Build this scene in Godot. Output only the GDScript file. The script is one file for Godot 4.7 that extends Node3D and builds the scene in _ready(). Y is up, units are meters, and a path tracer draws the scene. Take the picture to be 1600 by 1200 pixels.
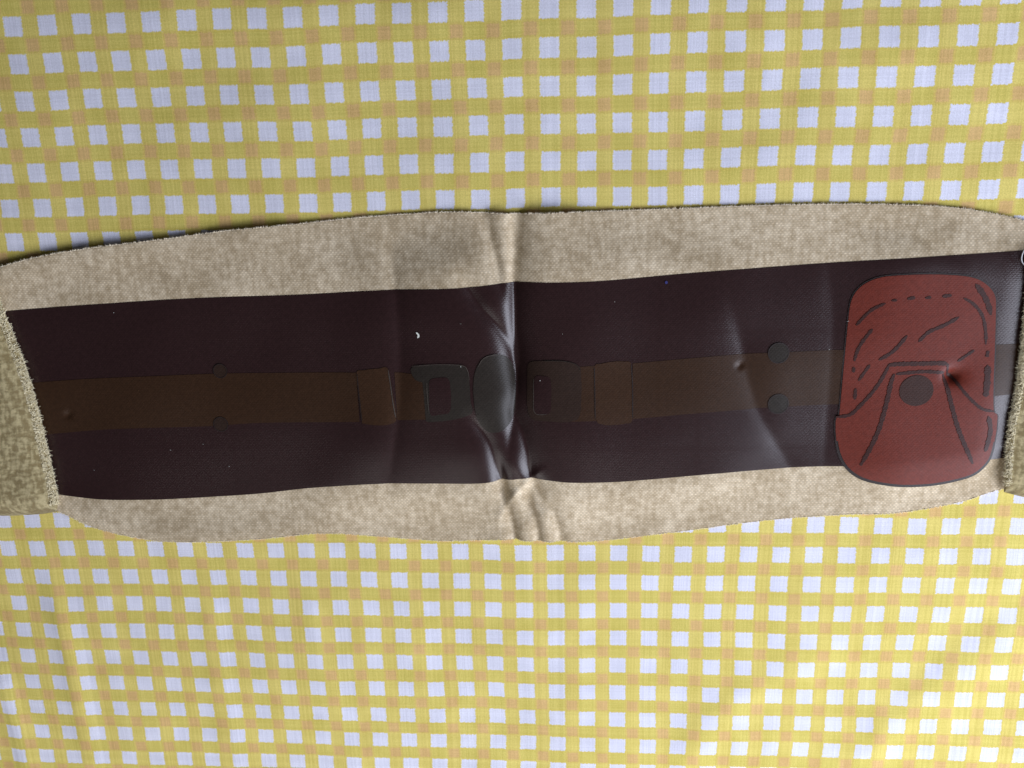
extends Node3D
# A folded printed fabric belt lying on a yellow gingham tablecloth, seen from above.
# All plan coordinates are millimetres on the table (x to the right, z towards the lower edge of the picture).

const MM := 0.001
const X0 := -236.0      # the belt's relief grid
const Z0 := -84.0
const STEP := 0.7
const GW := 660
const GH := 236
const STRIP := 0.8      # thickness of the knitted strip

var relief := PackedFloat32Array()
var belt: Node3D
var rng := RandomNumberGenerator.new()
var used := {}

# ---------------------------------------------------------------- helpers

func v(a: Array) -> PackedVector2Array:
	var p := PackedVector2Array()
	for i in range(0, a.size(), 2):
		p.append(Vector2(a[i], a[i + 1]))
	return p

func smooth(p: PackedVector2Array, gap := 0.6, closed := false) -> PackedVector2Array:
	var c := Curve2D.new()
	c.bake_interval = gap
	var n := p.size()
	var m := n + 1 if closed else n
	for k in m:
		var i := k % n
		var a := p[(i - 1 + n) % n] if closed or i > 0 else p[i]
		var b := p[(i + 1) % n] if closed or i < n - 1 else p[i]
		var t := (b - a) / 6.0
		c.add_point(p[i], -t, t)
	return c.get_baked_points()

func at_x(p: PackedVector2Array, x: float) -> float:
	# height of a left-to-right curve over x, smoothed
	var n := p.size()
	if x <= p[0].x:
		return p[0].y + (x - p[0].x) * (p[1].y - p[0].y) / (p[1].x - p[0].x)
	for i in n - 1:
		if x <= p[i + 1].x:
			var w := (x - p[i].x) / (p[i + 1].x - p[i].x)
			var dx := p[i + 1].x - p[i].x
			var m0 := (p[i + 1].y - p[maxi(i - 1, 0)].y) / (p[i + 1].x - p[maxi(i - 1, 0)].x) * dx
			var m1 := (p[mini(i + 2, n - 1)].y - p[i].y) / (p[mini(i + 2, n - 1)].x - p[i].x) * dx
			var w2 := w * w
			var w3 := w2 * w
			return (2 * w3 - 3 * w2 + 1) * p[i].y + (w3 - 2 * w2 + w) * m0 + (-2 * w3 + 3 * w2) * p[i + 1].y + (w3 - w2) * m1
	return p[n - 1].y + (x - p[n - 1].x) * (p[n - 1].y - p[n - 2].y) / (p[n - 1].x - p[n - 2].x)

func numbered(called: String, parent: Node) -> String:
	var key := str(parent.get_instance_id()) + called
	var n: int = used.get(key, 0)
	used[key] = n + 1
	return called if n == 0 else "%s_%03d" % [called, n]

func put(mesh: Mesh, called: String, material: Material, parent: Node = self) -> MeshInstance3D:
	var o := MeshInstance3D.new()
	o.name = numbered(called, parent)
	mesh.surface_set_material(0, material)
	o.mesh = mesh
	o.cast_shadow = GeometryInstance3D.SHADOW_CASTING_SETTING_ON
	parent.add_child(o, true)
	return o

func tag(o: Node, label := "", category := "", group := "", kind := "") -> void:
	if label: o.set_meta("label", label)
	if category: o.set_meta("category", category)
	if group: o.set_meta("group", group)
	if kind: o.set_meta("kind", kind)

func grid_mesh(pos: PackedVector3Array, nor: PackedVector3Array, uv: PackedVector2Array, rows: int, cols: int) -> ArrayMesh:
	var index := PackedInt32Array()
	for r in rows - 1:
		for c in cols - 1:
			var i := r * cols + c
			index.append_array([i, i + 1, i + cols, i + 1, i + cols + 1, i + cols])
	return tri_mesh(pos, nor, uv, index)

func tri_mesh(pos: PackedVector3Array, nor: PackedVector3Array, uv: PackedVector2Array, index: PackedInt32Array) -> ArrayMesh:
	var a := []
	a.resize(Mesh.ARRAY_MAX)
	a[Mesh.ARRAY_VERTEX] = pos
	a[Mesh.ARRAY_TEX_UV] = uv
	a[Mesh.ARRAY_INDEX] = index
	if nor.size():
		a[Mesh.ARRAY_NORMAL] = nor
	var m := ArrayMesh.new()
	m.add_surface_from_arrays(Mesh.PRIMITIVE_TRIANGLES, a)
	if nor.size():
		return m
	var st := SurfaceTool.new()
	st.create_from(m, 0)
	st.generate_normals()
	return st.commit()

# ---------------------------------------------------------------- the belt's relief

func crease(path: PackedVector2Array, depth: float, left: float, right: float, floor_w := 0.8) -> void:
	# a valley along a path: steeper or gentler on either side, running out at both ends
	var p := smooth(path, 1.5)
	var total := 0.0
	var run := PackedFloat32Array([0.0])
	for i in p.size() - 1:
		total += p[i].distance_to(p[i + 1])
		run.append(total)
	var reach := maxf(left, right) * 4.5
	var lo := p[0]
	var hi := p[0]
	for q in p:
		lo = lo.min(q)
		hi = hi.max(q)
	var i0 := maxi(0, int((lo.x - reach - X0) / STEP))
	var i1 := mini(GW - 1, int((hi.x + reach - X0) / STEP))
	var j0 := maxi(0, int((lo.y - reach - Z0) / STEP))
	var j1 := mini(GH - 1, int((hi.y + reach - Z0) / STEP))
	for j in range(j0, j1 + 1):
		for i in range(i0, i1 + 1):
			var q := Vector2(X0 + i * STEP, Z0 + j * STEP)
			var best := 1e9
			var k := 0
			for n in p.size():
				var d := q.distance_squared_to(p[n])
				if d < best:
					best = d
					k = n
			var a := p[maxi(k - 1, 0)]
			var b := p[mini(k + 1, p.size() - 1)]
			var dir := (b - a).normalized()
			var s := (q - p[k]).cross(dir)      # + on the right of a path that runs downwards
			var along := run[k] + (q - p[k]).dot(dir)
			var w := right if s > 0 else left
			var t := clampf(along / total, -0.3, 1.3)
			var fade := smoothstep(-0.22, 0.2, t) * (1.0 - smoothstep(0.8, 1.22, t))
			var d2 := sqrt(s * s + floor_w * floor_w) - floor_w
			relief[j * GW + i] -= depth * fade * exp(-d2 / w)

func dent(x: float, z: float, depth: float, r: float) -> void:
	var n := int(r * 4 / STEP)
	var ci := int((x - X0) / STEP)
	var cj := int((z - Z0) / STEP)
	for j in range(maxi(0, cj - n), mini(GH - 1, cj + n)):
		for i in range(maxi(0, ci - n), mini(GW - 1, ci + n)):
			var d := Vector2(X0 + i * STEP - x, Z0 + j * STEP - z).length()
			relief[j * GW + i] -= depth * exp(-d * d / (r * r))

func high(x: float, z: float) -> float:
	var fx := clampf((x - X0) / STEP, 0, GW - 1.001)
	var fz := clampf((z - Z0) / STEP, 0, GH - 1.001)
	var i := int(fx)
	var j := int(fz)
	fx -= i
	fz -= j
	var k := j * GW + i
	return lerpf(lerpf(relief[k], relief[k + 1], fx), lerpf(relief[k + GW], relief[k + GW + 1], fx), fz)

func facing(x: float, z: float) -> Vector3:
	var e := 0.7
	return Vector3(high(x - e, z) - high(x + e, z), 2 * e, high(x, z - e) - high(x, z + e)).normalized()

func blur_relief() -> void:
	for pass_no in 1:
		var was := relief.duplicate()
		for j in range(1, GH - 1):
			for i in range(1, GW - 1):
				var k := j * GW + i
				relief[k] = was[k] * 0.4 + (was[k - 1] + was[k + 1] + was[k - GW] + was[k + GW]) * 0.15

# ---------------------------------------------------------------- printed pieces that follow the relief

func sheet(edge_top: PackedVector2Array, edge_bottom: PackedVector2Array, x_from: float, x_to: float, lift: float, gap := 0.7) -> ArrayMesh:
	var cols := int((x_to - x_from) / gap) + 2
	var rows := 3
	for k in 9:
		var xx := lerpf(x_from, x_to, k / 8.0)
		rows = maxi(rows, int((at_x(edge_bottom, xx) - at_x(edge_top, xx)) / gap) + 2)
	var pos := PackedVector3Array()
	var nor := PackedVector3Array()
	var uv := PackedVector2Array()
	var tops := PackedFloat32Array()
	var bottoms := PackedFloat32Array()
	for c in cols:
		var x := lerpf(x_from, x_to, c / float(cols - 1))
		tops.append(at_x(edge_top, x))
		bottoms.append(at_x(edge_bottom, x))
	for r in rows:
		for c in cols:
			var x := lerpf(x_from, x_to, c / float(cols - 1))
			var z := lerpf(tops[c], bottoms[c], r / float(rows - 1))
			pos.append(Vector3(x, high(x, z) + lift, z) * MM)
			nor.append(facing(x, z))
			uv.append(Vector2(x, z) / 48.0)
	return grid_mesh(pos, nor, uv, rows, cols)

func patch(outline: PackedVector2Array, lift: float, gap := 0.6) -> ArrayMesh:
	# any outline that each upright line crosses at most twice
	var lo := outline[0]
	var hi := outline[0]
	for q in outline:
		lo = lo.min(q)
		hi = hi.max(q)
	var cols := maxi(8, int((hi.x - lo.x) / gap) + 2)
	var rows := maxi(4, int((hi.y - lo.y) / gap) + 2)
	var pos := PackedVector3Array()
	var nor := PackedVector3Array()
	var uv := PackedVector2Array()
	var spans: Array[Vector3] = []
	var n := outline.size()
	for c in cols:
		var w := 0.5 - 0.5 * cos(PI * c / float(cols - 1))
		w = lerpf(w, c / float(cols - 1), 0.55)
		var x := lerpf(lo.x + 0.004, hi.x - 0.004, w)
		var z0 := 1e9
		var z1 := -1e9
		for i in n:
			var a := outline[i]
			var b := outline[(i + 1) % n]
			if (a.x <= x) != (b.x <= x):
				var z := a.y + (b.y - a.y) * (x - a.x) / (b.x - a.x)
				z0 = minf(z0, z)
				z1 = maxf(z1, z)
		if z1 < z0 and spans.size():
			z0 = spans[-1].y
			z1 = spans[-1].z
		spans.append(Vector3(x, z0, z1))
	for r in rows:
		for c in cols:
			var x := spans[c].x
			var z := lerpf(spans[c].y, spans[c].z, r / float(rows - 1))
			pos.append(Vector3(x, high(x, z) + lift, z) * MM)
			nor.append(facing(x, z))
			uv.append(Vector2(x, z) / 48.0)
	return grid_mesh(pos, nor, uv, rows, cols)

func stroke(path: PackedVector2Array, width: float, lift: float, taper := 0.35, closed := false) -> ArrayMesh:
	var p := smooth(path, 0.5, closed)
	var pos := PackedVector3Array()
	var nor := PackedVector3Array()
	var uv := PackedVector2Array()
	var n := p.size()
	for i in n:
		var a := p[maxi(i - 1, 0)]
		var b := p[mini(i + 1, n - 1)]
		if closed and (i == 0 or i == n - 1):
			a = p[n - 2]
			b = p[1]
		var side := (b - a).normalized().orthogonal()
		var t := i / float(n - 1)
		var w := width * 0.5 * (0.88 + 0.2 * sin(i * 0.9 + path[0].x) * sin(i * 0.37 + path[0].y))
		if not closed:
			w *= lerpf(1.0, minf(1.0, sqrt(minf(t, 1.0 - t) * 8.0 + 0.03)), taper * 2.0)
		for s in [-1.0, 1.0]:
			var q: Vector2 = p[i] + side * w * s
			pos.append(Vector3(q.x, high(q.x, q.y) + lift, q.y) * MM)
			nor.append(facing(q.x, q.y))
			uv.append(q / 48.0)
	return grid_mesh(pos, nor, uv, n, 2)

func ring(x: float, z: float, rx: float, rz: float, n := 28) -> PackedVector2Array:
	var p := PackedVector2Array()
	for k in n:
		var a := TAU * k / n
		p.append(Vector2(x + rx * cos(a), z + rz * sin(a)))
	return p

# ---------------------------------------------------------------- textures

func noise(seed_no: int, frequency: float, octaves := 3) -> FastNoiseLite:
	var f := FastNoiseLite.new()
	f.seed = seed_no
	f.noise_type = FastNoiseLite.TYPE_SIMPLEX_SMOOTH
	f.frequency = frequency
	f.fractal_octaves = octaves
	return f

func grey(n: FastNoiseLite, w: int, h: int, seamless := false) -> PackedByteArray:
	var im: Image = n.get_seamless_image(w, h) if seamless else n.get_image(w, h)
	im.convert(Image.FORMAT_L8)
	return im.get_data()

func texture(bytes: PackedByteArray, w: int, h: int, format := Image.FORMAT_RGB8) -> ImageTexture:
	var im := Image.create_from_data(w, h, false, format, bytes)
	im.generate_mipmaps()
	return ImageTexture.create_from_image(im)

func gingham() -> Array:
	# 32 x 32 checks of woven cotton: white squares, yellow bands, peach where the bands cross
	var side := 2048
	var cell := 64.0
	var band := 0.48
	var blot := grey(noise(3, 0.012, 4), side, side, true)
	var grain := grey(noise(5, 0.33, 2), side, side, true)
	var r := RandomNumberGenerator.new()
	r.seed = 11
	var warp := PackedInt32Array()
	var weft := PackedInt32Array()
	var jog_x := PackedInt32Array()
	var jog_y := PackedInt32Array()
	var in_x := PackedByteArray()
	var wa := 0
	var we := 0
	for i in side:
		if i % 2 == 0:
			wa = r.randi_range(-5, 5)
			we = r.randi_range(-3, 3)
		warp.append(wa)
		weft.append(we)
		jog_x.append(r.randi_range(0, 2))
		jog_y.append(r.randi_range(0, 2))
		var f := fposmod(i / cell, 1.0)
		# 0 white, 1 band, 2 darker selvedge of the band
		in_x.append(0 if f < 1.0 - band else (2 if f < 1.0 - band + 0.065 or f > 0.935 else 1))
	var colours := [Color8(220, 221, 237), Color8(212, 197, 107), Color8(214, 196, 103), Color8(219, 202, 114), Color8(214, 179, 120), Color8(214, 192, 108), Color8(218, 200, 110), Color8(215, 192, 108), Color8(215, 196, 108)]
	var cr := PackedInt32Array()
	var cg := PackedInt32Array()
	var cb := PackedInt32Array()
	for c in colours:
		cr.append(c.r8)
		cg.append(c.g8)
		cb.append(c.b8)
	var out := PackedByteArray()
	out.resize(side * side * 3)
	var bump := PackedByteArray()
	bump.resize(side * side)
	var k := 0
	for y in side:
		var jx := jog_x[y]
		var wy := weft[y]
		for x in side:
			var c := in_x[(x + jx) & 2047] * 3 + in_x[(y + jog_y[x]) & 2047]
			var g := ((grain[k] - 128) >> 3) + ((blot[k] - 128) >> 4)
			var d := g + warp[x] + wy
			out[k * 3] = clampi(cr[c] + d, 0, 255)
			out[k * 3 + 1] = clampi(cg[c] + d, 0, 255)
			out[k * 3 + 2] = clampi(cb[c] + d, 0, 255)
			bump[k] = clampi(128 + d * 4 + (40 if ((x >> 1) + (y >> 1)) & 1 else -40), 0, 255)
			k += 1
	return [texture(out, side, side), texture(bump, side, side, Image.FORMAT_L8)]

func knit(w: int, h: int, light: Color, dark: Color, seed_no: int, pitch: float, contrast: float, nap: float, blotch: float, scale: float) -> Array:
	# mottled knitted jersey: blotches of two tones and rows of small stitches
	var big := grey(noise(seed_no, 0.0065, 3), w, h)
	var flat_way: Image = noise(seed_no + 1, scale, 5).get_image(w / 2, h)
	flat_way.resize(w, h, Image.INTERPOLATE_CUBIC)
	flat_way.convert(Image.FORMAT_L8)
	var up_way: Image = noise(seed_no + 7, scale, 5).get_image(w, h / 3)
	up_way.resize(w, h, Image.INTERPOLATE_CUBIC)
	up_way.convert(Image.FORMAT_L8)
	var mid := flat_way.get_data()
	var mid_up := up_way.get_data()
	var fine := grey(noise(seed_no + 2, 0.22, 2), w, h)
	var out := PackedByteArray()
	out.resize(w * h * 3)
	var bump := PackedByteArray()
	bump.resize(w * h)
	var wave_x := PackedFloat32Array()
	var wave_half := PackedFloat32Array()
	for x in w:
		wave_x.append(cos(TAU * x / pitch))
		wave_half.append(cos(TAU * x / pitch + PI))
	var k := 0
	for y in h:
		var line := int(y / (pitch * 0.55))
		var wy := 0.5 - 0.5 * cos(TAU * y / (pitch * 0.55))
		var wx := wave_x if line & 1 else wave_half
		for x in w:
			var f := (fine[k] - 128) / 128.0
			var t := (big[k] - 128) / 400.0 + (mid[k] + mid_up[k] - 256) / blotch + f * 0.36
			t = clampf(0.5 + t, 0.0, 1.0)
			var stitch := (0.5 + 0.5 * wx[x]) * wy
			var s := 1.0 - contrast * (1.0 - stitch) * (0.75 + f) + f * 0.10
			out[k * 3] = clampi(int(lerpf(dark.r8, light.r8, t) * s), 0, 255)
			out[k * 3 + 1] = clampi(int(lerpf(dark.g8, light.g8, t) * s), 0, 255)
			out[k * 3 + 2] = clampi(int(lerpf(dark.b8, light.b8, t) * s), 0, 255)
			bump[k] = clampi(int(120 + stitch * 70 * (1.0 - nap) + f * (40 + 90 * nap) + (t - 0.5) * 60 * nap), 0, 255)
			k += 1
	return [texture(out, w, h), texture(bump, w, h, Image.FORMAT_L8)]

func vinyl() -> Array:
	# printed skin on knit: faint tone flecks, and the stitches showing through as relief
	var side := 1024
	var fine := grey(noise(41, 0.3, 2), side, side, true)
	var blot := grey(noise(43, 0.02, 3), side, side, true)
	var r := RandomNumberGenerator.new()
	r.seed = 5
	var out := PackedByteArray()
	out.resize(side * side * 3)
	var bump := PackedByteArray()
	bump.resize(side * side)
	var pitch := 32.0
	var k := 0
	for y in side:
		var line := int(y / 16.0)
		var wy := 0.5 - 0.5 * cos(TAU * y / 16.0)
		var ph := PI if line & 1 else 0.0
		for x in side:
			var f := (fine[k] - 128) / 128.0
			var t := 228 + int(f * 34) + ((blot[k] - 128) >> 3)
			if f > 0.74:
				t = 255
			out[k * 3] = clampi(t, 0, 255)
			out[k * 3 + 1] = clampi(t, 0, 255)
			out[k * 3 + 2] = clampi(t, 0, 255)
			var stitch := (0.5 + 0.5 * cos(TAU * x / pitch + ph)) * wy
			bump[k] = clampi(int(90 + stitch * 80 + f * 60), 0, 255)
			k += 1
	return [texture(out, side, side), texture(bump, side, side, Image.FORMAT_L8)]

func cloth(maps: Array, relief_cm: float, sheen := 0.0, rough := 0.95) -> StandardMaterial3D:
	var m := StandardMaterial3D.new()
	m.albedo_texture = maps[0]
	m.roughness = rough
	m.metallic_specular = 0.2
	m.heightmap_enabled = true
	m.heightmap_texture = maps[1]
	m.heightmap_scale = relief_cm
	if sheen > 0:
		m.rim_enabled = true
		m.rim = sheen
		m.rim_tint = 0.6
	return m

func printed(maps: Array, c: Color, rough := 0.5, shine := 0.4) -> StandardMaterial3D:
	var m := StandardMaterial3D.new()
	m.albedo_texture = maps[0]
	m.albedo_color = c
	m.roughness = rough
	m.metallic_specular = shine
	m.heightmap_enabled = true
	m.heightmap_texture = maps[1]
	m.heightmap_scale = 0.006
	return m

# ---------------------------------------------------------------- larger pieces

func tablecloth(maps: Array) -> void:
	# a gently rumpled sheet; checks are 13.5 mm
	var folds := [
		# path, height, half width to either side
		[v([-209.8, 76.3, -207.4, 107.3, -205.6, 140.3, -204.2, 185.3]), 1.5, 5.0, 4.0],
		[v([-245.4, 124.3, -240.4, 147.8, -237.1, 172.1, -237.0, 193.5]), 1.9, 5.0, 3.5],
		[v([-138.3, 84.2, -136.6, 112.6, -135.8, 145.5, -133.1, 183.2]), 0.7, 7.0, 5.0],
		[v([-94.2, 80.6, -91.1, 111.9, -85.2, 147.6, -75.7, 181.5]), 0.6, 8.0, 6.0],
		[v([-46.2, 80.1, -45.6, 111.1, -41.8, 149.9, -39.7, 180.4]), 0.5, 8.0, 7.0],
		[v([25.5, 85.4, 26.7, 116.2, 24.6, 148.4, 19.2, 178.7]), 0.45, 8.0, 7.0],
		[v([147.7, 183.2, 162.3, 157.9, 179.1, 135.2, 198.3, 116.2, 217.6, 103.7]), 1.1, 12.0, 8.0],
		[v([71.4, 185.6, 82.0, 160.1, 100.7, 140.1, 119.4, 130.1]), 0.7, 9.0, 7.0],
		[v([76.9, -137.8, 115.7, -128.0, 149.4, -124.9, 188.3, -130.1]), 0.5, 12.0, 9.0],
		[v([-152.6, -147.2, -109.2, -139.2, -53.3, -141.9, -20.3, -136.5]), 0.5, 12.0, 10.0],
	]
	var lines := []
	for f in folds:
		lines.append([smooth(f[0], 5.0), f[1], f[2], f[3]])
	var soft := noise(77, 0.011, 2)
	var cols := 300
	var rows := 240
	var pos := PackedVector3Array()
	var uv := PackedVector2Array()
	for r in rows:
		for c in cols:
			# dense in the middle, stretching out towards the hem
			var a := c / float(cols - 1) * 2 - 1
			var b := r / float(rows - 1) * 2 - 1
			var x := 300.0 * a + 300.0 * pow(a, 7)
			var z := 240.0 * b + 210.0 * pow(b, 7)
			var y := 0.0
			var q := Vector2(x, z)
			for l in lines:
				var best := 1e9
				var near := 0
				var line: PackedVector2Array = l[0]
				for n in line.size():
					var d := q.distance_squared_to(line[n])
					if d < best:
						best = d
						near = n
				if best < 1600.0:
					var dir := (line[mini(near + 1, line.size() - 1)] - line[maxi(near - 1, 0)]).normalized()
					var s := (q - line[near]).cross(dir)
					var t := near / float(line.size() - 1)
					var w: float = l[3] if s > 0 else l[2]
					y += l[1] * exp(-best / (w * w)) * smoothstep(-0.02, 0.3, t) * (1.0 - 0.5 * t * t)
			var clear := smoothstep(66.0, 95.0, absf(z - 2.0 + x * 0.05))
			y += (soft.get_noise_2d(x, z) * 0.9) * clear
			y = y * lerpf(0.05, 1.0, smoothstep(60.0, 82.0, absf(z - 2.0)))
			pos.append(Vector3(x, y - 0.2, z) * MM)
			var bend := Vector2(soft.get_noise_2d(x * 1.4 + 900, z * 1.4), soft.get_noise_2d(x * 1.4, z * 1.4 + 700)) * 0.5
			uv.append(Vector2(x + 185.79 + bend.x + 13.5 * 0.26, z + 141.12 + bend.y + 13.5 * 0.26) / (13.5 * 32.0))
	var o := put(grid_mesh(pos, PackedVector3Array(), uv, rows, cols), "tablecloth", cloth(maps, 0.008))
	tag(o, "yellow and white gingham cotton tablecloth spread under the belt, softly creased", "tablecloth")

func strip(top: PackedVector2Array, bottom: PackedVector2Array, skin_top: PackedVector2Array, skin_bottom: PackedVector2Array, x_from: float, x_to: float, m: Material) -> void:
	# the knitted strip: a top face, a rounded cut edge all along, and an underside
	var ragged := noise(91, 0.55, 3)
	var cols := int((x_to - x_from) / 0.7)
	var inner := 170
	var around := [[0.0, 0.0], [0.12, -0.04], [0.2, -0.14], [0.2, -0.3], [0.05, -0.45], [-0.25, -0.65], [-0.6, -0.8]]
	var pos := PackedVector3Array()
	var uv := PackedVector2Array()
	var prof := []
	for k in range(around.size() - 1, -1, -1):
		prof.append([0.0, -around[k][0], around[k][1]])
	for k in range(1, inner):
		prof.append([k / float(inner), 0.0, 0.0])
	for k in around.size():
		prof.append([1.0, around[k][0], around[k][1]])
	for k in range(11, 0, -1):
		prof.append([k / 12.0, 0.0, -9.0])      # the underside lies on the cloth
	prof.append(prof[0])
	for p in prof:
		for c in cols:
			var x := lerpf(x_from, x_to, c / float(cols - 1))
			var z0 := at_x(top, x) + ragged.get_noise_2d(x, 0) * 0.35
			var z1 := at_x(bottom, x) + ragged.get_noise_2d(x, 50) * 0.35
			var z: float = lerpf(z0, z1, p[0]) + p[1]
			var zi := clampf(z, z0, z1)
			var sunk := 0.6 * smoothstep(0.3, 1.5, minf(z - at_x(skin_top, x), at_x(skin_bottom, x) - z))
			pos.append(Vector3(x, maxf(high(x, zi) + p[2] - sunk, -0.12 + p[2] * 0.05), z) * MM)
			uv.append(Vector2((x - X0) / 470.0, (z - Z0) / 168.0))
	put(grid_mesh(pos, PackedVector3Array(), uv, prof.size(), cols), "fabric_strip", m, belt)

func folded_end(edge: PackedVector2Array, fold: PackedVector2Array, way: float, thick: float, lip: float, m: Material) -> PackedVector3Array:
	# the end of the strip turned over: up round the fold, then back as a thick napped flap to its rounded edge
	var rows := 110
	var ed := smooth(edge, 0.4)
	var fo := smooth(fold, 0.4)
	var pos := PackedVector3Array()
	var uv := PackedVector2Array()
	var crest := PackedVector3Array()
	var cols := 0
	var uneven := noise(17, 0.06, 3)
	var nap := noise(18, 0.7, 2)
	for r in rows:
		var t := r / float(rows - 1)
		var e := ed[int(t * (ed.size() - 1))]
		var f := fo[int(t * (fo.size() - 1))]
		var full := sqrt(maxf(0.0, 1.0 - pow(absf(t * 2 - 1), 26.0)))
		var half := thick * 0.5 * maxf(full, 0.04)
		var radius := 2.6
		var roll := half * 1.5
		# centre line in (distance from the fold towards the edge, height)
		var width := absf(e.x - f.x)
		var line := PackedVector2Array()
		line.append(Vector2(3.0, 1.2))
		for k in 9:
			var a := PI * k / 8.0
			line.append(Vector2(-sin(a) * radius, 1.2 + radius - cos(a) * radius))
		var n := 26
		for k in range(1, n + 1):
			var s := k / float(n)
			var y := lerpf(1.2 + radius * 2, 2.9 + thick * 0.5, smoothstep(0.0, 1.0, s)) + uneven.get_noise_2d(s * width, t * 90) * 0.8 * (1 - s)
			line.append(Vector2(s * (width - roll), y - lip * pow(maxf(0.0, s * width - width + 8.0) / 8.0, 2.0)))
		var outer := PackedVector2Array()
		var under := PackedVector2Array()
		for k in line.size():
			var d := (line[mini(k + 1, line.size() - 1)] - line[maxi(k - 1, 0)]).normalized()
			var nn := Vector2(-d.y, d.x)
			var rough := nap.get_noise_2d(k * 1.5, t * 120.0) * 0.22
			outer.append(line[k] + nn * (half + rough))
			under.append(line[k] - nn * half)
		var loop := outer.duplicate()
		var last := line[line.size() - 1]
		for k in range(1, 8):
			var a := PI / 2 - PI * k / 8.0
			var rough := nap.get_noise_2d(80 + k * 2.0, t * 120.0) * 0.25
			loop.append(last + Vector2(cos(a) * (roll + rough), sin(a) * (half + rough)))
		under.reverse()
		loop.append_array(under)
		cols = loop.size()
		var gone := 0.0
		for k in cols:
			var q := loop[k]
			if k > 0:
				gone += q.distance_to(loop[k - 1])
			var w := q.x / maxf(width, 0.1)
			var z := lerpf(f.y, e.y, clampf(w, 0, 1)) + sin(clampf(w, 0, 1) * PI) * 1.2 * (t * 2 - 1)
			var drop := lerpf(1.0, 0.75, smoothstep(0.9, 1.0, t))
			pos.append(Vector3(f.x - way * q.x, q.y * drop, z) * MM)
			uv.append(Vector2(gone / 60.0, z / 60.0))
		crest.append(Vector3(e.x + way * roll, last.y, e.y))
	put(grid_mesh(pos, PackedVector3Array(), uv, rows, cols), "folded_end", m, belt)
	return crest

func fibres(roots: PackedVector3Array, outward: PackedVector2Array, length: float, width: float) -> ArrayMesh:
	# short bent threads, three-sided and tapering
	var pos := PackedVector3Array()
	var uv := PackedVector2Array()
	var index := PackedInt32Array()
	for i in roots.size():
		var o := outward[i].rotated(rng.randf_range(-1.1, 1.1))
		var l := length * rng.randf_range(0.4, 1.3)
		var p := roots[i]
		var d := Vector3(o.x, rng.randf_range(-0.25, 0.7), o.y).normalized()
		var curl := Vector3(rng.randf_range(-1, 1), rng.randf_range(-0.9, 0.5), rng.randf_range(-1, 1)) * 0.7
		var first := pos.size()
		for s in 4:
			var t := s / 3.0
			var c := p + d * l * t + curl * l * t * t * 0.6
			var w := width * (1.0 - 0.7 * t)
			var a := d.cross(Vector3.UP).normalized()
			var b := a.cross(d).normalized()
			for k in 3:
				var ang := TAU * k / 3.0
				pos.append((c + (a * cos(ang) + b * sin(ang)) * w) * MM)
				uv.append(Vector2(p.x, p.z) / 40.0)
		for s in 3:
			for k in 3:
				var a := first + s * 3 + k
				var b := first + s * 3 + (k + 1) % 3
				index.append_array([a, b, a + 3, b, b + 3, a + 3])
	return tri_mesh(pos, PackedVector3Array(), uv, index)

# ---------------------------------------------------------------- the scene

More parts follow.
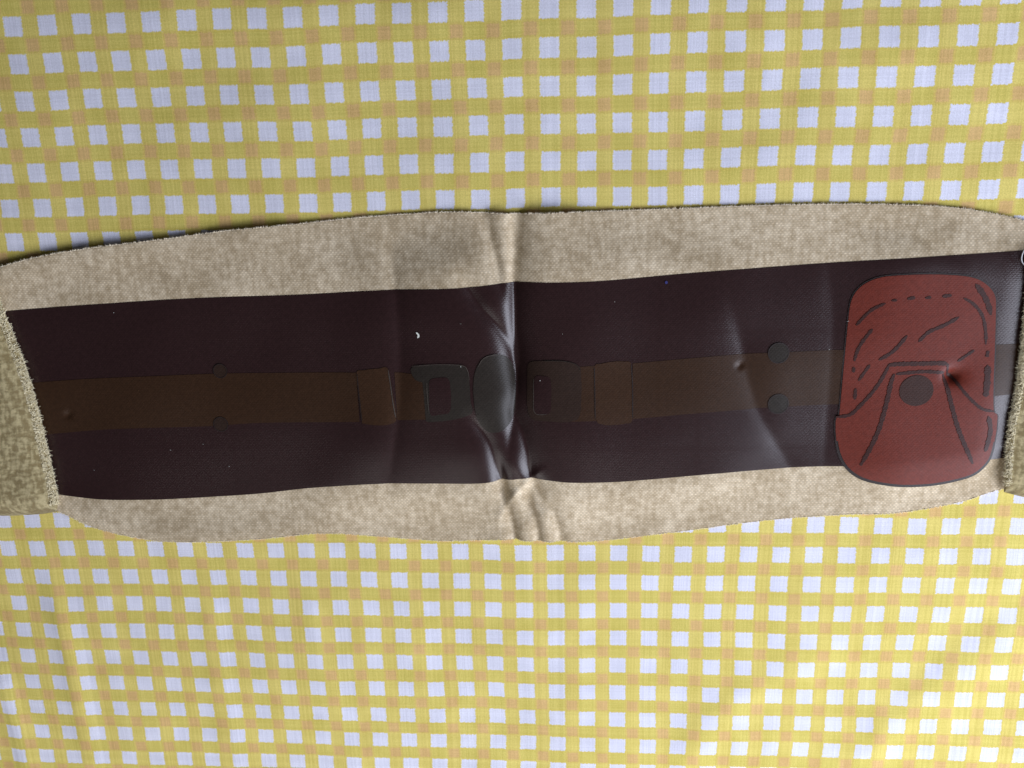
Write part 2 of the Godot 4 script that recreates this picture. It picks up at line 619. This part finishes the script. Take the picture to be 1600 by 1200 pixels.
func _ready() -> void:
	rng.seed = 2024
	var cam := Camera3D.new()
	cam.name = "camera"
	add_child(cam)
	cam.transform = Transform3D(Vector3(0.99742, -0.06793, 0.02333), Vector3(0.00442, -0.26616, -0.96392), Vector3(0.07168, 0.96153, -0.26517), Vector3(0.02633, 0.35316, -0.09739))
	cam.fov = 45.909
	cam.near = 0.01
	cam.far = 20.0
	cam.current = true

	var env := Environment.new()
	env.background_mode = Environment.BG_COLOR
	env.background_color = Color(0.60, 0.62, 0.66)
	env.background_energy_multiplier = 0.085
	env.tonemap_mode = Environment.TONE_MAPPER_LINEAR
	env.tonemap_exposure = 1.0
	env.sdfgi_enabled = true
	env.ssao_enabled = true
	env.ssil_enabled = true
	var we := WorldEnvironment.new()
	we.name = "environment"
	we.environment = env
	add_child(we)

	# the window to the right of the table, and the paler light of the room beyond its foot
	window_light("window_light", Vector3(0.76, 0.46, 0.38), Vector3(0.05, 0.0, 0.0), Vector2(0.75, 0.6), 1.62, Color(0.91, 0.935, 1.0))
	window_light("room_light", Vector3(-0.1, 0.5, 0.72), Vector3(0.0, 0.0, 0.05), Vector2(0.9, 0.45), 0.36, Color(0.98, 0.97, 0.96))

	# --- surface
	var board := BoxMesh.new()
	board.size = Vector3(1.3, 0.03, 1.0)
	var wood := StandardMaterial3D.new()
	wood.albedo_color = Color(0.42, 0.3, 0.2)
	wood.roughness = 0.6
	var top_board := put(board, "table_top", wood)
	top_board.position = Vector3(0, -0.0185, 0)
	tag(top_board, "", "", "", "structure")
	tablecloth(gingham())

	# --- the belt's outlines
	var top_edge := v([-226.1, -45.0, -206.0, -50.5, -190.0, -54.2, -168.2, -57.4, -138.1, -60.4, -111.8, -63.3, -82.8, -65.5, -54.1, -67.7, -22.9, -69.0, 1.8, -68.0, 32.2, -68.2, 62.3, -68.7, 97.9, -69.4, 133.0, -69.2, 156.2, -68.1, 172.4, -66.4, 191.1, -62.3, 210.1, -55.7])
	var band_top := v([-228.8, -31.2, -207.9, -32.4, -175.0, -34.4, -127.9, -36.8, -81.9, -38.0, -48.3, -39.6, -17.8, -40.3, 1.1, -41.9, 19.9, -41.9, 38.4, -42.3, 75.0, -44.9, 122.8, -47.7, 169.5, -50.2, 201.5, -51.8])
	var band_bottom := v([-242.5, 39.0, -217.3, 43.7, -199.2, 47.9, -181.0, 50.3, -163.3, 50.5, -145.4, 50.0, -110.0, 47.6, -78.7, 43.7, -51.3, 41.6, -14.1, 40.8, 5.9, 39.1, 25.7, 40.6, 45.3, 40.4, 84.1, 37.0, 122.2, 34.6, 153.5, 33.8, 190.2, 31.0, 212.0, 29.3])
	var low_edge := v([-243.1, 42.0, -218.0, 47.8, -200.1, 54.9, -182.9, 63.2, -158.6, 68.6, -140.6, 69.4, -112.1, 68.1, -83.8, 65.6, -56.1, 67.3, -28.7, 68.9, -1.4, 66.8, 32.2, 68.3, 65.4, 64.3, 104.4, 58.5, 136.3, 55.7, 155.3, 55.0, 180.0, 50.2, 194.8, 44.8, 213.4, 40.4])

	# --- its relief
	relief.resize(GW * GH)
	var lumps := noise(61, 0.013, 2)
	for j in GH:
		for i in GW:
			var x := X0 + i * STEP
			var z := Z0 + j * STEP
			var up := 0.95
			up += 5.4 * exp(-pow((x - 2.0) / 62.0, 2.0))                      # the strip arches over its middle fold
			up += 1.5 * exp(-pow((x + 46.0) / 30.0, 2.0))
			up += 1.3 * exp(-pow((x - 95.0) / 40.0, 2.0))
			var te := at_x(top_edge, x)
			var le := at_x(low_edge, x)
			var rim := smoothstep(-4.0, 46.0, minf(z - te, le - z))
			up = 0.9 + (up - 0.9) * lerpf(lerpf(0.15, 0.8, exp(-pow((x - 8.0) / 26.0, 2.0))), 1.0, rim)
			up += 0.9 * exp(-pow((z - te) / 9.0, 2.0)) * smoothstep(-60.0, -150.0, x)     # upper left edge stands off the cloth
			up += 1.2 * exp(-pow((z - le) / 9.0, 2.0)) * smoothstep(-70.0, -110.0, x)
			up += 2.6 * smoothstep(110.0, 160.0, x) - 2.0 * smoothstep(184.0, 206.0, x + (z + 10.0) * 0.06)
			up += (lumps.get_noise_2d(x, z) + 0.5) * 1.0
			if x > -95.0:
				up = lerpf(lerpf(up, 0.45, smoothstep(-95.0, -60.0, x) * (1.0 - 0.95 * exp(-pow((x - 8.0) / 24.0, 2.0)))), up, smoothstep(-1.0, 24.0, minf(z - te, le - z)))
			relief[j * GW + i] = up
	crease(v([4.3, -92.8, 2.2, -52.1, 1.8, -27.0, 1.8, -0.8, 0.1, 15.4]), 3.7, 4.2, 12.0, 0.3)
	crease(v([4.3, -92.8, 2.2, -52.1, 1.8, -27.0, 1.8, -0.8, 0.2, 12.6]), 1.5, 1.6, 4.0, 0.25)
	crease(v([-0.0, 9.9, 4.4, 20.8, 7.2, 38.9, 5.9, 51.8]), 2.4, 3.2, 6.5, 0.4)
	crease(v([-17.6, -42.4, -11.2, -32.2, -4.8, -24.5, -0.2, -15.3, 1.8, -3.5]), 2.3, 3.0, 4.5, 0.35)
	crease(v([-10.5, -83.8, -9.5, -68.7, -7.3, -60.9, -5.0, -52.2, -3.3, -42.3]), 3.0, 3.4, 3.0, 0.4)
	crease(v([-15.3, 14.0, -9.3, 23.6, -6.5, 36.2, -3.0, 47.5]), 1.9, 2.8, 4.2, 0.4)
	crease(v([-5.1, 36.2, -4.4, 47.5, -1.7, 57.0, 0.2, 69.2, 1.5, 87.1]), 2.9, 2.4, 2.4, 0.35)
	crease(v([2.9, 41.8, 6.7, 52.3, 9.0, 59.2, 9.7, 69.2, 9.7, 87.0]), 2.8, 2.4, 2.2, 0.35)
	crease(v([6.2, 36.1, 11.3, 48.9, 16.0, 55.1, 19.1, 67.6, 21.7, 83.9]), 2.8, 2.6, 3.0, 0.35)
	crease(v([10.5, 36.1, 4.0, 42.3, -2.0, 48.9, -6.0, 56.4]), -1.3, 1.8, 2.4, 0.4)
	crease(v([-45.6, -52.8, -44.3, -32.6, -44.4, -11.7, -46.3, 12.5, -51.6, 39.1]), 1.25, 3.4, 7.0, 0.8)
	crease(v([-48.5, -71.3, -46.8, -57.8, -46.2, -42.8]), 0.8, 5.0, 8.0, 1.0)
	crease(v([86.7, -28.7, 90.7, -16.0, 93.7, -3.0, 99.5, 12.8, 113.3, 35.9]), 0.9, 4.0, 8.0, 1.2)
	crease(v([121.6, -49.2, 124.7, -25.8, 125.4, -0.3, 125.6, 31.7]), 0.4, 3.0, 6.0, 1.0)
	crease(v([129.3, -69.3, 133.3, -63.3, 150.0, -58.3, 167.0, -49.7]), 0.5, 4.0, 4.0, 1.0)
	var hole := v([170.3, -3.4, -188.1, 12.3, 90.0, -8.0])
	dent(hole[0].x, hole[0].y, 2.3, 2.3)
	dent(hole[0].x + 2.0, hole[0].y - 0.5, 0.9, 4.2)
	dent(hole[1].x, hole[1].y, 1.0, 1.3)
	dent(hole[2].x, hole[2].y, 0.9, 1.2)
	for j in GH:
		for i in GW:
			# nothing sinks through the cloth: valleys flatten out where they touch it
			var k := j * GW + i
			var d := relief[k] - 0.5
			relief[k] = 0.5 + 0.5 * (d + sqrt(d * d + 0.16))
	blur_relief()

	# --- materials
	var jersey := knit(2048, 736, Color8(246, 228, 198), Color8(190, 170, 139), 21, 6.6, 0.2, 0.15, 330.0, 0.075)
	var pile := knit(1024, 1024, Color8(214, 198, 152), Color8(158, 140, 98), 31, 26.0, 0.05, 1.0, 170.0, 0.024)
	var skin := vinyl()
	var strip_m := cloth(jersey, 0.012, 0.1)
	var pile_m := cloth(pile, 0.05, 0.25)
	var thread_m := StandardMaterial3D.new()
	thread_m.albedo_color = Color8(236, 224, 200)
	thread_m.roughness = 0.9
	var pale_thread := StandardMaterial3D.new()
	pale_thread.albedo_color = Color8(240, 230, 198)
	pale_thread.roughness = 0.9
	var band_m := printed(skin, Color8(52, 33, 33), 0.28, 0.44)
	var strap_m := printed(skin, Color8(62, 41, 27), 0.4, 0.32)
	var keeper_m := printed(skin, Color8(65, 43, 28), 0.4, 0.32)
	var metal_m := printed(skin, Color8(51, 45, 40), 0.4, 0.32)
	var faint_m := printed(skin, Color8(54, 39, 32), 0.4, 0.32)
	var pale_line := printed(skin, Color8(76, 67, 61), 0.5)
	var dark_line := printed(skin, Color8(44, 32, 30), 0.5)
	var red_m := printed(skin, Color8(116, 47, 34), 0.46, 0.3)
	var ink_m := printed(skin, Color8(66, 38, 34), 0.46, 0.3)
	var button_m := printed(skin, Color8(66, 42, 36), 0.46, 0.3)

	# --- the belt
	belt = Node3D.new()
	belt.name = "costume_belt"
	add_child(belt)
	tag(belt, "beige knitted fabric belt printed with a dark brown band, buckle and red pouch", "belt")
	strip(top_edge, low_edge, band_top, band_bottom, -233.2, 210.7, strip_m)

	var left_edge := v([-209.7, -45.2, -207.5, -33.6, -205.4, -24.8, -203.1, -14.3, -200.8, -1.2, -199.6, 11.3, -198.7, 25.8, -197.9, 38.8, -197.8, 48.5, -199.1, 55.9])
	var left_fold := v([-225.3, -44.9, -230.5, -12.7, -235.3, 21.1, -240.3, 56.0])
	var left_crest := folded_end(left_edge, left_fold, -1.0, 4.2, 1.9, pile_m)
	var right_edge := v([194.1, -50.8, 195.1, -25.5, 195.4, 2.1, 194.4, 17.6, 195.4, 36.2, 196.4, 44.9])
	var right_fold := v([209.2, -50.9, 213.8, -9.7, 216.5, 21.3, 218.2, 47.1])
	var right_crest := folded_end(right_edge, right_fold, 1.0, 3.2, 0.7, pile_m)

	var x_left := -220.8
	var band := put(sheet(band_top, band_bottom, x_left, 200.6, 0.14), "printed_band", band_m, belt)
	tag(band, "dark brown printed band with a soft sheen")

	# central strap in its printed lengths
	var strap_top := v([-226.1, 0.1, -202.0, -1.8, -179.5, -3.3, -138.3, -5.0, -104.5, -5.6, -62.0, -6.2, -48.4, -6.4, -32.8, -5.5, 0.3, -6.1, 27.2, -8.4, 46.1, -9.3, 82.2, -12.2, 112.9, -13.5, 132.3, -14.1, 205.9, -16.3])
	var strap_low := v([-230.5, 23.6, -197.3, 20.8, -168.9, 18.5, -127.3, 17.1, -106.7, 15.8, -72.9, 15.0, -49.6, 13.9, -33.6, 13.1, -0.1, 14.0, 27.1, 14.0, 48.1, 13.3, 70.5, 11.4, 89.3, 10.1, 109.7, 8.9, 133.9, 7.9, 208.4, 3.2])
	put(sheet(strap_top, strap_low, x_left, -62.7, 0.24), "strap", strap_m, belt)
	put(sheet(strap_top, strap_low, -46.9, -33.5, 0.24), "strap", strap_m, belt)
	put(sheet(strap_top, strap_low, 16.1, 33.8, 0.24), "strap", strap_m, belt)
	put(sheet(strap_top, strap_low, 48.2, 198.5, 0.24), "strap", strap_m, belt)
	var keeper := put(patch(smooth(v([-62.6, -6.0, -59.3, -7.3, -53.5, -8.0, -49.3, -7.8, -48.1, 2.2, -47.1, 12.8, -49.7, 15.3, -55.0, 15.8, -60.3, 15.3, -61.8, 14.2, -62.2, 4.3]), 0.5, true), 0.3), "strap_keeper", keeper_m, belt)
	put(stroke(v([-62.3, -5.7, -62.2, 0.2, -61.9, 7.0, -61.6, 14.2]), 0.4, 0.42), "edge_line", dark_line, keeper)
	put(stroke(v([-49.3, -7.5, -48.7, -1.1, -48.1, 6.5, -47.4, 12.5]), 0.45, 0.42), "edge_line", pale_line, keeper)
	keeper = put(patch(smooth(v([33.2, -8.3, 36.0, -9.6, 41.1, -10.4, 44.8, -10.3, 47.6, -9.3, 48.2, -0.6, 48.4, 13.3, 45.3, 15.2, 40.7, 15.7, 36.6, 15.4, 33.8, 13.2, 33.3, 2.0]), 0.5, true), 0.3), "strap_keeper", keeper_m, belt)
	put(stroke(v([33.2, -8.1, 33.3, -0.7, 33.5, 13.0]), 0.35, 0.42), "edge_line", dark_line, keeper)
	put(stroke(v([47.6, -9.0, 48.2, -0.6, 48.4, 13.0]), 0.4, 0.42), "edge_line", dark_line, keeper)

	# buckle: two frames either side of an oval plate
	var frame := put(patch(smooth(v([-39.6, -8.5, -30.5, -9.5, -19.6, -9.4, -17.1, -7.6, -16.2, -3.0, -16.3, 4.5, -15.7, 9.9, -21.0, 12.3, -28.9, 13.7, -35.0, 13.7, -33.5, 9.8, -34.0, -1.0, -38.6, -3.7]), 0.5, true), 0.34), "buckle_frame", metal_m, belt)
	put(patch(smooth(v([-32.6, -3.1, -28.1, -4.7, -25.0, -4.2, -24.1, -0.9, -24.1, 5.8, -25.1, 9.9, -28.8, 10.7, -32.8, 10.9, -33.0, 4.4]), 0.5, true), 0.44), "frame_opening", band_m, frame)
	put(stroke(v([-39.6, -9.0, -30.5, -9.8, -19.6, -9.6, -17.1, -7.6, -16.5, -3.6]), 0.35, 0.46), "edge_line", pale_line, frame)
	put(stroke(v([-33.7, -2.6, -33.7, 3.1, -33.3, 10.4]), 0.4, 0.5), "edge_line", pale_line, frame)
	frame = put(patch(smooth(v([7.1, -9.3, 13.2, -10.8, 20.8, -10.8, 25.9, -9.4, 27.9, -6.0, 27.6, 10.0, 24.5, 13.8, 15.5, 14.0, 7.2, 12.1, 6.4, -0.8]), 0.5, true), 0.34), "buckle_frame", faint_m, belt)
	put(patch(smooth(v([9.5, -4.0, 13.1, -4.7, 15.7, -3.4, 16.1, 3.2, 15.5, 10.0, 12.4, 11.0, 9.3, 10.5, 8.9, 3.2]), 0.5, true), 0.44), "frame_opening", band_m, frame)
	put(stroke(v([9.0, -3.4, 8.9, 3.2, 9.3, 10.5, 14.2, 11.0]), 0.3, 0.5), "edge_line", pale_line, frame)
	put(stroke(v([13.2, -10.8, 20.8, -10.8, 25.9, -9.4, 27.7, -7.0]), 0.3, 0.46), "edge_line", metal_m, frame)
	var plate := put(patch(smooth(v([-15.0, -0.9, -13.5, -8.3, -10.5, -12.3, -6.6, -13.6, -2.1, -12.7, 0.9, -7.5, 1.7, 3.2, 0.4, 12.6, -3.3, 17.5, -8.6, 18.6, -12.2, 15.9, -14.4, 9.9]), 0.5, true), 0.36), "buckle_plate", metal_m, belt)
	put(stroke(v([-12.9, -8.9, -10.5, -12.3, -6.6, -13.6, -3.6, -13.3]), 0.35, 0.48), "edge_line", pale_line, plate)

	# studs
	for s in [[104.6, -13.0, 4.1, metal_m], [105.7, 7.8, 4.1, metal_m], [-122.0, 16.3, 3.2, faint_m], [-120.0, -6.5, 3.0, faint_m]]:
		var stud := put(patch(ring(s[0], s[1], s[2], s[2] * 1.02), 0.34, 0.5), "stud", s[3], belt)
		put(stroke(ring(s[0], s[1], s[2] - 0.2, s[2] * 1.02 - 0.2), 0.4, 0.44, 0.0, true), "stud_rim", dark_line, stud)

	# the red pouch
	var outline := smooth(v([130.6, 10.8, 130.1, -0.2, 129.4, -12.9, 129.6, -20.2, 129.8, -27.2, 130.4, -33.2, 132.2, -37.4, 135.5, -40.5, 140.5, -42.6, 147.1, -43.4, 158.1, -43.7, 169.1, -43.1, 175.8, -41.8, 180.5, -39.0, 183.5, -35.3, 184.6, -30.1, 186.0, -15.2, 187.0, 0.0, 188.2, 10.4, 189.9, 12.5, 190.3, 18.3, 189.9, 27.8, 188.5, 33.0, 184.4, 37.8, 177.8, 40.5, 168.8, 42.5, 159.4, 43.1, 152.3, 42.7, 143.6, 41.1, 137.9, 38.7, 133.4, 34.7, 130.5, 29.5, 129.0, 23.9, 128.1, 16.9, 128.4, 13.4]), 0.5, true)
	var pouch := put(patch(outline, 0.36, 0.5), "pouch", dark_line, belt)
	tag(pouch, "red pouch printed over the lower edge of the band")
	var mid := Vector2.ZERO
	for q in outline:
		mid += q / outline.size()
	var inner := PackedVector2Array()
	for q in outline:
		var to_mid := mid - q
		inner.append(q + to_mid.normalized() * (1.25 if q.y > mid.y + 24.0 else 0.55))
	put(patch(inner, 0.5, 0.5), "pouch_face", red_m, pouch)
	put(stroke(v([128.4, 13.4, 133.5, 12.4, 136.9, 8.9, 141.1, 3.5, 143.9, -1.2, 146.0, -6.1, 146.5, -7.9]), 1.5, 0.64), "flap_line", ink_m, pouch)
	put(stroke(v([146.3, -7.9, 150.1, -8.4, 159.3, -8.6, 167.4, -8.6, 168.8, -7.0]), 1.9, 0.66), "flap_line", ink_m, pouch)
	put(stroke(v([168.8, -7.0, 169.5, -4.2, 171.6, -2.4, 175.3, 2.3, 179.3, 6.5, 183.3, 9.6, 188.0, 10.7]), 1.3, 0.64), "flap_line", ink_m, pouch)
	put(stroke(v([167.8, -4.9, 159.6, -5.4, 149.7, -4.4]), 1.5, 0.64), "strap_line", ink_m, pouch)
	put(stroke(v([149.0, -4.5, 148.1, -0.9, 147.4, 5.0, 146.1, 12.9, 144.8, 18.8, 142.4, 26.0, 139.3, 33.6]), 1.9, 0.66), "strap_line", ink_m, pouch)
	put(stroke(v([167.4, -4.2, 169.0, 0.2, 171.8, 9.0, 174.9, 17.5, 178.4, 24.9, 182.3, 32.4]), 1.8, 0.66), "strap_line", ink_m, pouch)
	var snap := v([157.8, 2.2])
	put(patch(ring(snap[0].x, snap[0].y, 6.4, 6.2, 36), 0.66, 0.5), "pouch_button", button_m, pouch)
	# creases and stitches drawn on the pouch: path and width
	for s in [
		[v([143.3, -32.3, 138.1, -29.4, 133.2, -23.7]), 1.3], [v([145.3, -33.3, 147.5, -33.5]), 1.0], [v([151.1, -33.9, 154.0, -34.4]), 1.3], [v([157.6, -34.1, 159.9, -34.5]), 1.1],
		[v([163.9, -34.7, 167.4, -35.1]), 1.4], [v([171.7, -34.0, 175.9, -31.5, 179.7, -26.7, 181.5, -20.5, 182.0, -15.8]), 1.3], [v([183.1, -13.5, 182.9, -11.0]), 1.4],
		[v([175.6, -39.3, 179.2, -34.9, 181.4, -30.8, 182.7, -27.3]), 2.2], [v([139.3, -22.4, 135.9, -17.1, 134.3, -13.3, 133.6, -9.5]), 1.4], [v([133.6, -7.2, 133.7, -4.9]), 1.4],
		[v([139.6, -8.2, 137.8, -5.1, 135.8, -1.6]), 1.3], [v([135.0, 1.4, 135.0, 6.1]), 1.4], [v([152.4, -19.9, 149.2, -15.3, 146.6, -12.6, 142.6, -10.0]), 1.5],
		[v([171.0, -26.8, 165.9, -23.7, 160.2, -21.0, 156.7, -17.2]), 1.5], [v([178.0, -13.8, 172.1, -9.3]), 1.2], [v([183.5, -7.9, 183.9, -2.0, 183.9, 4.7]), 2.6],
		[v([185.8, 12.5, 187.4, 18.8, 186.4, 27.3]), 2.0]]:
		put(stroke(s[0], s[1], 0.64, 0.5), "stitch", ink_m, pouch)

	# --- frayed cut edges
	var roots := PackedVector3Array()
	var outward := PackedVector2Array()
	for e in [[top_edge, -1.0], [low_edge, 1.0]]:
		for k in 3000:
			var x := rng.randf_range(-233.2 + 4.0, 210.7 - 6.0)
			var z := at_x(e[0], x)
			roots.append(Vector3(x, high(x, z) - rng.randf_range(-0.12, 0.2), z + e[1] * 0.05))
			outward.append(Vector2(0, e[1]))
	var fray := put(fibres(roots, outward, 0.6, 0.13), "frayed_edge", thread_m, belt)
	tag(fray, "", "", "", "stuff")
	roots = PackedVector3Array()
	outward = PackedVector2Array()
	for k in 4200:
		var left := k % 2 == 0
		var c := left_crest if left else right_crest
		var n := rng.randi_range(2, c.size() - 6)
		var q := c[n].lerp(c[n + 1], rng.randf())
		var side := 1.0 if left else -1.0
		var lean := rng.randf_range(-0.15, 1.5)
		var tall := 2.1 if left else 1.6
		roots.append(q + Vector3(side * cos(lean) * tall * 1.5, sin(lean) * tall, 0))
		outward.append(Vector2(side, 0.25))
	fray = put(fibres(roots, outward, 1.1, 0.16), "napped_fuzz", pale_thread, belt)
	tag(fray, "", "", "", "stuff")

	# a loose loop of thread at the upper right corner
	var loop_mid := v([192.6, -50.1])
	var tube := PackedVector3Array()
	var tube_uv := PackedVector2Array()
	for i in 41:
		var a := TAU * i / 40.0
		var c := Vector3(loop_mid[0].x + 2.4 * cos(a), 6.2 + 0.5 * sin(a * 2.0), loop_mid[0].y + 3.9 * sin(a))
		var out := Vector3(cos(a), 0, sin(a))
		for k in 9:
			var b := TAU * k / 8.0
			tube.append((c + (out * cos(b) + Vector3.UP * sin(b)) * 0.22) * MM)
			tube_uv.append(Vector2(i, k))
	var grey_thread := StandardMaterial3D.new()
	grey_thread.albedo_color = Color8(190, 192, 196)
	grey_thread.roughness = 0.6
	put(grid_mesh(tube, PackedVector3Array(), tube_uv, 41, 9), "thread_loop", grey_thread, belt)

	# --- what has fallen on it
	var white := StandardMaterial3D.new()
	white.albedo_color = Color8(225, 228, 220)
	white.roughness = 0.8
	var bit := v([-37.1, -22.9, -36.3, -22.2, -36.1, -21.4, -36.7, -20.6])
	var lint := put(stroke(bit, 0.75, 0.55, 0.5), "lint_crumb", white)
	tag(lint, "tiny white curved crumb of lint on the dark band, left of the centre fold", "lint")
	var ink := StandardMaterial3D.new()
	ink.albedo_color = Color8(40, 42, 110)
	ink.roughness = 0.7
	var blue := v([60.7, -41.2])
	var speck := put(patch(ring(blue[0].x, blue[0].y, 0.55, 0.6, 14), 0.5, 0.3), "blue_speck", ink)
	tag(speck, "tiny blue fluff speck near the upper edge of the dark band", "speck")
	roots = PackedVector3Array()
	outward = PackedVector2Array()
	for k in 12:
		var x := rng.randf_range(-190.0, 180.0)
		var z := lerpf(at_x(band_top, x) + 2.0, at_x(band_bottom, x) - 2.0, rng.randf())
		roots.append(Vector3(x, high(x, z) + 0.75, z))
		outward.append(Vector2.RIGHT.rotated(rng.randf() * TAU))
	var dust := put(fibres(roots, outward, 0.5, 0.1), "dust", white)
	tag(dust, "pale specks of dust scattered over the dark band", "dust", "", "stuff")

func window_light(called: String, at: Vector3, aim: Vector3, size: Vector2, energy: float, colour: Color) -> void:
	var l := AreaLight3D.new()
	l.name = called
	l.area_size = size
	l.light_energy = energy
	l.light_color = colour
	l.shadow_enabled = true
	l.area_range = 6.0
	l.area_attenuation = 2.0
	add_child(l)
	l.look_at_from_position(at, aim, Vector3.UP)
